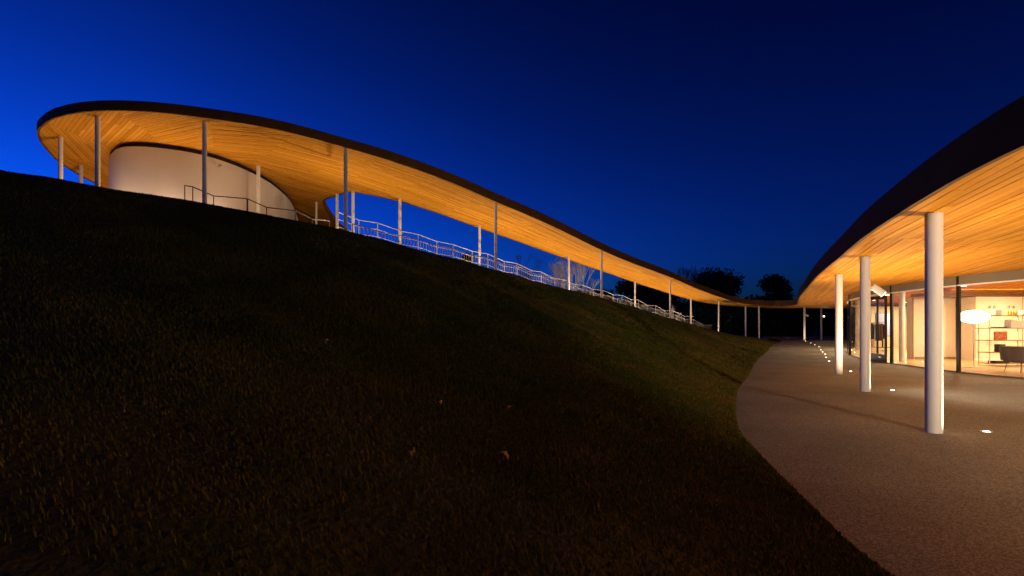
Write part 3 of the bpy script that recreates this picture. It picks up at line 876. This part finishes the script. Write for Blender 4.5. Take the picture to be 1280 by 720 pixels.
def downlight(x, y, power):
    o = thing('ceiling_downlight', (x, y, 3.02), 'round downlight set in the timber ceiling inside the glazed pavilion', 'light', 'downlights inside the pavilion')
    MB().lathe([(0.12, -0.03), (0.13, 0.0)], (x, y, 3.02), 20).build('trim', M['white'], o)
    MB().lathe([(0.09, -0.034), (0.09, -0.0305)], (x, y, 3.02), 16).build('lens', M['lens'], o)
    area_lamp('downlight_lamp', (x, y, 2.97), power, (1.0, 0.71, 0.40), 0.2, (0, 0, 0), o)
for x, y, pw in [(17.5, 13.5, 45), (20.5, 15.5, 60), (17.2, 18.9, 70), (20.3, 18.8, 70), (24, 17, 60), (18, 9.5, 45), (18.6, 24.6, 60), (21.5, 29.5, 70), (25.5, 32, 70), (22.5, 25.5, 60), (29, 34.5, 70)]:
    downlight(x, y, pw * (3.3 if y < 22 else 4.2))

# ledge at the far end of the terrace
tag(MB().box((33.5, 54.2, 0.14), (12, 0.4, 0.28)).build('low_ledge', M['concrete']), 'low pale concrete ledge at the far end of the terrace', 'ledge')

# ------------------------------------------------------------ trees
def leaf_tree(x, y, h, w, label, nleaf=3200, base=0.0, crown0=0.25, group=None, leaf=0.62, lobes=9, name='broadleaf_tree'):
    o = thing(name, (x, y, base), label, 'tree', group)
    tr = MB(); rr = w * 0.035 + 0.08
    tr.tube((x, y, base - 0.3), (x, y, base + h * 0.55), rr, rr * 0.5, n=8)
    cs = []
    for k in range(lobes):
        a = random.random() * 6.283; q = math.sqrt(random.random())
        zz = random.uniform(crown0 + 0.12, 0.86)
        wid = math.sqrt(max(0.05, 1 - ((zz - 0.55) / 0.5) ** 2))
        c = np.array((x + math.cos(a) * q * w * 0.34 * wid, y + math.sin(a) * q * w * 0.34 * wid, base + h * zz))
        cs.append((c, w * random.uniform(0.17, 0.27)))
        tr.tube((x, y, base + h * min(0.5, zz * 0.6)), tuple(c), rr * 0.35, rr * 0.1, n=5)
    tr.build('trunk', M['bark'], o)
    v = np.zeros((nleaf * 4, 3)); 
    for i in range(nleaf):
        c, r_ = cs[random.randrange(lobes)]
        d = np.array([random.gauss(0, 1) for _ in range(3)]); d /= np.linalg.norm(d)
        p = c + d * r_ * (random.random() ** 0.55) * np.array((1, 1, 0.85)) * random.uniform(0.8, 1.12)
        a = np.array([random.gauss(0, 1) for _ in range(3)]); a /= np.linalg.norm(a)
        b = np.cross(a, d); b /= np.linalg.norm(b) + 1e-9
        sz = leaf * random.uniform(0.5, 1.2)
        v[i * 4:i * 4 + 4] = [p - a * sz * 0.5, p + b * sz * 0.3, p + a * sz * 0.5, p - b * sz * 0.3]
    f = [(4 * i, 4 * i + 1, 4 * i + 2, 4 * i + 3) for i in range(nleaf)]
    MB().add(v.tolist(), f).build('crown', M['leaf'], o)

def bare_tree(x, y, base, h, label, mat, depth=6, spread=0.5, name='bare_tree', r0=None, stems=1):
    o = thing(name, (x, y, base), label, 'tree')
    tk, br = MB(), MB()
    def grow(p, d, L, r, k):
        e = p + d * L
        (tk if k == 0 else br).tube(p, e, r, r * 0.72, n=6 if k < 2 else 4, cap=False)
        if k >= depth: return
        for _ in range(2 if k else 3):
            nd = (d + Vector((random.gauss(0, spread), random.gauss(0, spread), random.gauss(0.12, spread * 0.5)))).normalized()
            grow(e, nd, L * random.uniform(0.62, 0.86), r * 0.62, k + 1)
        if random.random() < 0.6:
            grow(e, (d + Vector((0, 0, 0.2))).normalized(), L * 0.75, r * 0.68, k + 1)
    r0 = r0 or h * 0.012
    for s_ in range(stems):
        grow(Vector((x, y, base)), Vector((random.gauss(0, 0.12 * stems), random.gauss(0, 0.12 * stems), 1)).normalized(), h * 0.27, r0, 0)
    tk.build('trunk', M[mat], o); br.build('branches', M[mat], o)

leaf_tree(33.0, 81, 11.3, 8.6, 'tall round dark tree rising above the low end of the canopy', 9000, lobes=34, leaf=0.6)
leaf_tree(42.0, 78, 9.8, 7.2, 'ragged dark tree behind the junction of the canopy', 5000, lobes=17)
leaf_tree(47.5, 76, 8.6, 6.0, 'smaller dark tree crowding against the ragged tree at the canopy junction', 3500, lobes=14)
spots = [(14.6, 74, 9.4, 8.5), (19.5, 77, 9.6, 8.0), (24.5, 76, 7.8, 7.5), (27.5, 70, 5.6, 7), (32.5, 68, 5.0, 7.5), (37, 70, 4.9, 7.5), (41.5, 72, 4.8, 7.5), (46, 72, 5, 7), (51, 72, 5.2, 7), (55, 70, 5.4, 7), (10.5, 80, 7.5, 6)]
for i, (x, y, h, w_) in enumerate(spots):
    leaf_tree(x, y, h, w_, 'dark bushy tree in the woodland edge behind the covered stair', 4200, group='trees of the woodland edge', crown0=-0.05, lobes=16, leaf=0.85)
# single trees standing apart from the woodland edge
leaf_tree(-6.4, 62, 13.0, 3.8, 'lone small dark treetop showing over the far stair railing', 1400, lobes=6)
bare_tree(4.9, 42.5, 2.2, 5.4, 'pale bare young tree with fine upright twigs beyond the stair railing', 'birch', 6, 0.24, stems=4, r0=0.06)
bare_tree(26.3, 78, 0.0, 11.5, 'tall thin leafless treetop above the canopy beside the round dark tree', 'bark', 6, 0.3)
bare_tree(1.2, 48, 1.0, 7.4, 'faint leafless sapling behind the upper stair railing', 'bark', 6, 0.32)
bare_tree(15.3, 47.5, 1.2, 2.4, 'small pale leafless sapling beside the lower stair columns', 'birch', 4, 0.35, r0=0.04)

# ------------------------------------------------------------ grass
nb = 560000
u = rng.uniform(0, NR - 1, nb * 5); v = rng.uniform(0, 1, nb * 5)
x, y, z = hill_point(u, v)
d = np.hypot(x, y)
ok = (y > 1.5) & (np.abs(x / np.maximum(y, 0.1)) < 1.15) & (d > 1.6)
wgt = rng.uniform(0, 1, len(x)) < np.clip((5.0 / np.maximum(d, 1)) ** 1.3, 0.03, 1)
idx = np.where(ok & wgt)[0][:nb]
x, y, z, d = x[idx], y[idx], z[idx], d[idx]
n = len(x)
hgt = rng.uniform(0.010, 0.034, n) * np.clip(0.85 + d / 22, 1, 1.9)
wid = rng.uniform(0.0012, 0.0028, n) * np.clip(0.6 + d / 4, 1, 6)
th = rng.uniform(0, 2 * np.pi, n); lean = rng.uniform(0.1, 0.75, n); lth = rng.uniform(0, 2 * np.pi, n) * 0.5 + 2.0
dx, dy = np.cos(th) * wid, np.sin(th) * wid
lx, ly = np.cos(lth) * lean * hgt, np.sin(lth) * lean * hgt
vv = np.empty((n, 5, 3))
vv[:, 0] = np.stack([x - dx, y - dy, z - 0.01], 1); vv[:, 1] = np.stack([x + dx, y + dy, z - 0.01], 1)
vv[:, 2] = np.stack([x - dx * 0.7 + lx * 0.4, y - dy * 0.7 + ly * 0.4, z + hgt * 0.6], 1)
vv[:, 3] = np.stack([x + dx * 0.7 + lx * 0.4, y + dy * 0.7 + ly * 0.4, z + hgt * 0.6], 1)
vv[:, 4] = np.stack([x + lx, y + ly, z + hgt], 1)
me = bpy.data.meshes.new('grass')
me.vertices.add(n * 5); me.vertices.foreach_set('co', vv.reshape(-1))
me.loops.add(n * 7); me.polygons.add(n * 2)
b5 = np.arange(n) * 5
li = np.stack([b5, b5 + 1, b5 + 3, b5 + 2, b5 + 2, b5 + 3, b5 + 4], 1).reshape(-1)
me.loops.foreach_set('vertex_index', li.astype(np.int32))
ls = np.stack([np.arange(n) * 7, np.arange(n) * 7 + 4], 1).reshape(-1)
me.polygons.foreach_set('loop_start', ls.astype(np.int32))
me.update(calc_edges=True); me.validate()
me.materials.append(M['blade'])
obj('grass', me, label='short dry and green grass blades covering the hillside lawn', cat='grass', kind='stuff')

# fallen leaves on the lawn
lf = None
def ground_at(px_, py_):
    """lawn point in line with a sight line"""
    uu, vv_ = np.meshgrid(np.linspace(0, NR - 1, 500), np.linspace(0, 1, 300))
    X, Y, Z = hill_point(uu.ravel(), vv_.ravel())
    m = Y > 0.8
    U = np.where(m, 640 + 620 * X / np.maximum(Y, 0.1), -1e4); W = np.where(m, 407 - 620 * (Z - EYE) / np.maximum(Y, 0.1), -1e4)
    k = ((U - px_) ** 2 + (W - py_) ** 2).argmin()
    return X[k], Y[k], Z[k]
leaf_lab = ['curled orange fallen leaf standing up in the grass', 'pale flat fallen leaf beside the curled orange leaf', 'small tan fallen leaf up the slope', 'small orange fallen leaf up the slope', 'tiny tan leaf high on the dark slope']
for (pu, pv, sz), lab in zip([(627, 582, 0.058), (520, 582, 0.05), (551, 516, 0.036), (637, 517, 0.036), (410, 435, 0.04)], leaf_lab):
    X, Y, Z = ground_at(pu, pv)
    b = MB(); rows = []
    for k in range(7):
        t = k / 6; w_ = sz * 0.42 * math.sin(math.pi * min(0.97, t * 0.93 + 0.05)) * (1 + 0.35 * ((k % 2) * 2 - 1))
        zc = 0.018 + 0.02 * math.sin(t * 3.1)
        rows.append([(-w_, (t - 0.5) * sz * 1.3, zc + 0.02), (0, (t - 0.5) * sz * 1.3, zc), (w_, (t - 0.5) * sz * 1.3, zc + 0.016)])
    for r_ in rows: b.v += r_
    for k in range(6):
        for j in range(2): b.f.append((k * 3 + j, k * 3 + j + 1, k * 3 + j + 4, k * 3 + j + 3))
    o = b.build('fallen_leaf', M['deadleaf'], smooth=True)
    o.location = (X, Y, Z + 0.05); o.rotation_euler = (R(35), R(random.uniform(-20, 20)), R(random.uniform(0, 360)))
    so = o.modifiers.new('thickness', 'SOLIDIFY'); so.thickness = 0.0015
    tag(o, lab, 'leaf')
